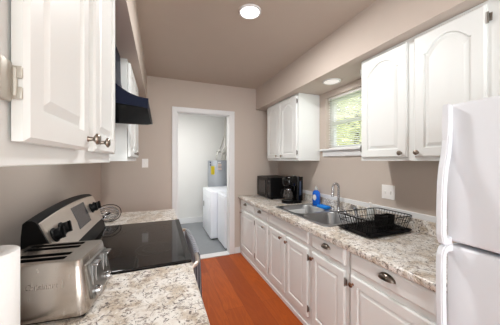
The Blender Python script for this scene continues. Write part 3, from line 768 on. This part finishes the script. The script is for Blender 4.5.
# range hood
t = thing('range_hood', 'black curved range hood above the stove on the left wall', 'range hood', (-.35, 1.62, 1.575))
hy0, hy1 = 1.200, 1.990
up = [(-.050, 1.693), (-.090, 1.700), (-.135, 1.716), (-.170, 1.740), (-.205, 1.772), (-.235, 1.820), (-.26, 1.90), (-.275, 2.0), (-.28, 2.198)]
lo = [(-.052, 1.69), (WL + .002, 1.705)]
obj('canopy', prism(B_(), up + [(WL + .002, 2.198)] + lo[::-1], hy0, hy1), 'navy', t)
b = B_(); prism(b, [(-.0535, 1.649), (-.036, 1.577), (-.055, 1.572), (-.50, 1.572), (-.50, 1.672), (-.32, 1.672), (-.187, 1.665), (-.10, 1.657)], hy0, hy0 + .012)
hb = obj('side_skirt', b, 'hoodblack', t)
b = B_(); prism(b, [(-.049, 1.697), (-.052, 1.649), (-.10, 1.657), (-.187, 1.665), (-.32, 1.672), (-.50, 1.68), (-.50, 1.72), (-.187, 1.752), (-.135, 1.718), (-.090, 1.701)], hy0 - .006, hy0)
obj('side_trim', b, 'navy', t)
obj('grease_filter', box(B_(), -.62, -.43, hy0 + .1, hy1 - .1, 1.690, 1.706, .001), 'black', t)
obj('added_lamp_lens', lathe(B_(), [(.085, 0), (.085, .012), (0, .012)], (-.33, 1.62, 1.688), n=28), 'dimlamp', t, 40)  # lens belonging to the added hood light

# upper cabinets, left
LUX, LUD = -.236, -.214
t = thing('wall_cabinet', 'white wall cabinet beyond the range hood on the left', 'cabinet', (-.45, 2.4, 1.4), 'white wall cabinets')
obj('body', box(B_(), WL + .001, LUX, 2.022, 2.775, 1.395, 2.200, .0015, 1), 'white', t)
door(1, LUD, 2.034, 2.385, 1.43, 2.175, t, A=.05, kn=(2.352, 1.462))
door(1, LUD, 2.405, 2.765, 1.43, 2.175, t, A=.05, kn=(2.44, 1.462))
t = thing('wall_cabinet', 'large white wall cabinet in the left foreground with two knobs and a painted hinge', 'cabinet', (-.43, .3, 1.39), 'white wall cabinets')
obj('body', box(B_(), WL + .001, -.204, -.62, 1.165, 1.391, 2.200, .002, 1), 'white', t)
door(1, -.180, .812, 1.150, 1.428, 2.175, t, A=.05, kn=(.868, 1.4585))
d = door(1, -.180, .433, .752, 1.428, 2.175, t, A=.05, kn=(.735, 1.4585), fw=.048)
d0 = door(1, -.180, .03, .372, 1.428, 2.175, t, A=.05, fw=.048)
door(1, -.180, -.55, -.02, 1.428, 2.175, t, A=.05, kn=(-.06, 1.4585), fw=.048)
for z in (1.513, 2.09):
    b = box(B_(), -.2045, -.196, .404, .4315, z - .029, z + .029, .003)
    box(b, -.199, -.185, .4285, .4335, z + .006, z + .024, .002); box(b, -.199, -.185, .4285, .4335, z - .024, z - .006, .002)
    tube(b, [(-.1935, .4295, z - .020), (-.1935, .4295, z + .020)], .0035, 8)
    obj('hinge', b, 'beigehinge', d, 30)

# toaster (X grows toward the aisle)
tx0, tx1, ty0, ty1 = -.505, -.238, .960, 1.180
t = thing('toaster', 'stainless steel four-slot toaster on the left foreground worktop', 'toaster', ((tx0 + tx1) / 2, (ty0 + ty1) / 2, CT))
TOAST = t
b = B_()
def tl(z, g, r): return rrect(tx0 - g, tx1 + g, ty0 - g, ty1 + g, r, z, 6)
LL = [tl(CT + .012, .024, .030), tl(CT + .030, .026, .030), tl(CT + .09, .018, .026), tl(CT + .15, .007, .022), tl(CT + .184, .0, .018), tl(CT + .190, -.004, .015)]
loops(b, LL, True, False)
slots = [(tx0 + .025, tx1 - .062, y, y + .029) for y in (ty0 + .026, ty0 + .066, ty0 + .138, ty0 + .176)]
def ring_edges(P):
    V = [b.verts.new(p) for p in P]; return [b.edges.new((V[k], V[(k + 1) % len(V)])) for k in range(len(V))]
zt_ = CT + .190; E = ring_edges(tl(zt_, -.004, .015))
for q in slots: E += ring_edges(rrect(*q, .006, zt_, 3))
bmesh.ops.triangle_fill(b, use_beauty=True, edges=E)
bmesh.ops.remove_doubles(b, verts=b.verts, dist=1e-5)
sh = obj('shell', b, 'steel', t, 50)
for q in slots:
    b = B_(); loops(b, [rrect(*q, .006, zt_, 3), rrect(*q, .006, zt_ - .09, 3)], False, True)
    s_ = obj('slot', b, 'black', t)
    b = B_()
    for k in range(7): tube(b, [(q[0] + .02 + k * .025, q[2] + .004, zt_ - .004), (q[0] + .02 + k * .025, q[2] + .004, zt_ - .08)], .0012, 5)
    tube(b, [(q[0], q[2] + .004, zt_ - .006), (q[1], q[2] + .004, zt_ - .006)], .0014, 5)
    obj('bread_guide', b, 'chrome', s_)
obj('base', box(B_(), tx0 - .015, tx1 + .015, ty0 - .015, ty1 + .015, CT + .002, CT + .014, .004), 'black', t)
# controls on the aisle side
b = B_(); loops(b, [rrect(ty0 + .012, ty1 - .012, CT + .03, CT + .165, .02, 0)] and [[(tx1 + (.028 if z < CT + .09 else .012) + o, y, z) for (y, z, _) in rrect(ty0 + .015, ty1 - .015, CT + .035, CT + .165, .02, 0)] for o in (-.012, .002)])
obj('control_face', b, 'hinge', t)
for y in (ty0 + .055, ty1 - .055):
    obj('lever', box(B_(), tx1 + .012, tx1 + .040, y - .022, y + .022, CT + .150, CT + .160, .004), 'chrome', t)
    b = B_()
    box(b, tx1 + .008, tx1 + .024, y - .020, y - .012, CT + .075, CT + .152, .002); box(b, tx1 + .008, tx1 + .024, y + .012, y + .020, CT + .075, CT + .152, .002)
    obj('lever_guide', b, 'chrome', t)
    obj('browning_dial', lathe(B_(), [(.017, 0), (.017, .012), (.014, .018), (0, .018)], (tx1 + .026, y, CT + .055), (1, 0, 0), 20), 'chrome', t, 40)
# embossed lettering on the near side
tc_ = bpy.data.curves.new('brand_lettering', 'FONT'); tc_.body = 'Cuisinart'; tc_.size = .025; tc_.extrude = .0006
to = bpy.data.objects.new('tmp_text', tc_); C.objects.link(to)
bpy.context.view_layer.update()
me = bpy.data.meshes.new_from_object(to.evaluated_get(bpy.context.evaluated_depsgraph_get()))
C.objects.unlink(to); bpy.data.objects.remove(to)
me.name = 'brand_lettering'; me.materials.clear(); me.materials.append(M['steel'])
tilt = math.atan2(.010, .06)
me.transform(Matrix.Translation(Vector((-.392, ty0 - .0155, CT + .112))) @ Matrix.Rotation(PI / 2 + tilt * -1, 4, 'X'))
me.transform(Matrix.Translation(-worg(t)))
lo_ = bpy.data.objects.new('lettering', me); C.objects.link(lo_); lo_.parent = t

TOAST.rotation_euler.z = math.radians(-6.5)
# paper towel roll
pc = (-.437, .842, CT)
t = thing('paper_towel_holder', 'dark metal paper towel holder at the left edge behind the roll', 'paper towel holder', (pc[0], pc[1], CT))
obj('base', lathe(B_(), [(.070, 0), (.070, .008), (0, .010)], pc, n=32), 'hinge', t, 40)
obj('post', tube(B_(), [(pc[0], pc[1], CT + .005), (pc[0], pc[1], CT + .300)], .006, 10), 'hinge', t, 40)
obj('finial', lathe(B_(), [(0, .334), (.010, .332), (.015, .324), (.016, .300), (.012, .292), (.004, .290)], pc, n=16), 'hinge', t, 60)
t = thing('paper_towel_roll', 'white paper towel roll standing in the left foreground corner', 'paper towel', (pc[0], pc[1], CT + .010))
obj('roll', lathe(B_(), [(.021, .010), (.0625, .010), (.064, .013), (.064, .278), (.0625, .281), (.021, .281), (.021, .010)], pc, n=56), 'paper', t, 50)
obj('cardboard_core', lathe(B_(), [(.0205, .010), (.0205, .284), (.0185, .284), (.0185, .010)], pc, n=32), 'card', t, 50)

# wire whisk tangle on the far worktop
wc = Vector((-.435, 2.30, CT))
t = thing('wire_whisk', 'chrome wire whisk with looping wires on the worktop behind the stove', 'whisk', wc)
b = B_()
for k in range(8):
    a = PI * k / 8; P = []
    for q in range(22):
        th = 2 * PI * q / 22; r1, r2 = .095, .065
        v = Vector((r1 * math.cos(th), r2 * math.sin(th) * math.cos(a), r2 * math.sin(th) * math.sin(a)))
        v = Matrix.Rotation(math.radians(25), 3, 'Z') @ v
        P.append(wc + v + Vector((.01, 0, .068)))
    tube(b, P, .0026, 6, True)
obj('wire_loops', b, 'chrome', t, 60)
obj('grip', tube(B_(), [wc + Vector((-.035, -.055, .03)), wc + Vector((.0, -.05, .055)), wc + Vector((.045, -.045, .085))], [.013, .016, .019], 12), 'chrome', t, 50)
P = [wc + Vector((.025 + .095 * math.cos(a), -.01 + .012 * math.sin(2 * a), .078 + .074 * math.sin(a))) for a in [2 * PI * k / 26 for k in range(26)]]
obj('cord', tube(B_(), P, .0032, 8, True), 'black', t, 60)

# ------------------------------------------------------------------ laundry room
def washerlike(name, label, cat, x0, x1, y0, y1, z1, glass):
    t = thing(name, label, cat, ((x0 + x1) / 2, (y0 + y1) / 2, 0))
    obj('body', box(B_(), x0, x1, y0, y1, .025, z1, .012, 3), 'enamel', t, 40)
    obj('control_panel', box(B_(), x1 - .13, x1 - .01, y0 + .01, y1 - .01, z1 - .002, z1 + .12, .012), 'enamel', t)
    for x in (x0 + .06, x1 - .06):
        for y in (y0 + .06, y1 - .06): obj('foot', lathe(B_(), [(.02, 0), (.02, .028)], (x, y, 0), n=12), 'rubber', t)
    return t
t = washerlike('dryer', 'white clothes dryer farther back in the laundry room', 'dryer', .832, 1.48, 3.965, 4.745, .85, False)
d = obj('door', box(B_(), .822, .835, 4.10, 4.62, .28, .72, .006), 'enamel', t)
obj('handle', box(B_(), .812, .824, 4.54, 4.57, .50, .60, .003), 'hinge', d)
obj('lint_lid', box(B_(), .90, 1.02, 4.2, 4.5, .849, .856, .003), 'enamel', t)
t = washerlike('washing_machine', 'white washing machine nearest the laundry doorway', 'washing machine', .948, 1.60, 3.44, 3.925, .84, False)
obj('lid', box(B_(), .965, 1.42, 3.46, 3.905, .839, .852, .006), 'enamel', t)
obj('front_panel', box(B_(), .944, .950, 3.455, 3.91, .06, .80, .002), 'enamel', t)
hc = (1.225, 4.995, 0)
t = thing('water_heater', 'grey cylindrical water heater with stickers behind the dryer', 'water heater', hc)
obj('tank', lathe(B_(), [(.235, 0), (.235, 1.385), (.225, 1.40), (0, 1.405)], hc, n=48), 'heater', t, 40)
def sticker(name, u0, u1, z0, z1, m):
    b = B_(); A_ = []; R_ = .2365
    for k in range(7):
        a = math.radians(u0 + (u1 - u0) * k / 6); A_.append((hc[0] + R_ * math.cos(a), hc[1] + R_ * math.sin(a)))
    lo_v = [b.verts.new((x, y, z0)) for x, y in A_]; hi = [b.verts.new((x, y, z1)) for x, y in A_]
    for k in range(6): b.faces.new([lo_v[k], lo_v[k + 1], hi[k + 1], hi[k]])
    bmesh.ops.solidify(b, geom=b.faces[:], thickness=.0008)
    obj(name, b, m, t)
sticker('energy_tag', 214, 236, 1.10, 1.28, 'yellow')
sticker('warning_sticker', 252, 272, 1.27, 1.33, 'pinkpaper')
sticker('warning_sticker', 252, 272, 1.20, 1.25, 'pinkpaper')
sticker('warning_sticker', 254, 268, 1.345, 1.37, 'whitepaper')
sticker('logo_sticker', 205, 214, 1.34, 1.375, 'navypaper')
sticker('logo_sticker', 205, 214, 1.29, 1.32, 'navypaper')
t = thing('vent_duct', 'silver pipes rising from the water heater to the ceiling', 'duct', (1.30, 5.0, 1.40))
obj('flue_pipe', tube(B_(), [(1.36, 5.0, 1.40), (1.36, 5.0, 1.50), (1.50, 5.02, 1.80), (1.52, 5.02, 2.50)], .045, 16), 'duct', t, 50)
for q in ([(1.17, 4.96, 1.40), (1.18, 4.96, 1.52), (1.28, 4.98, 1.72), (1.40, 5.10, 2.0), (1.42, 5.1, 2.5)], [(1.27, 4.92, 1.40), (1.28, 4.92, 1.55), (1.36, 4.93, 1.75), (1.38, 4.95, 2.5)], [(1.17, 4.95, 1.60), (1.46, 4.93, 1.54)]):
    obj('water_pipe', tube(B_(), q, .014, 10), 'duct', t, 50)
tag(obj('detergent_bottle', lathe(B_(), [(.045, 0), (.05, .01), (.05, .10), (.03, .13), (.02, .14), (.02, .165), (0, .166)], (1.22, 4.03, .85), n=20), 'teal', None, 40), 'small teal bottle on top of the dryer beside the doorway edge', 'bottle')
lamp('round white ceiling light in the laundry room', .10, 4.1, 2.5, .16, 'lamp')
lamp('unseen round recessed light added behind the camera as fill', .6, -.9, ZC, .085, 'lamp')  # ring and lens of the added rear lamp, out of view
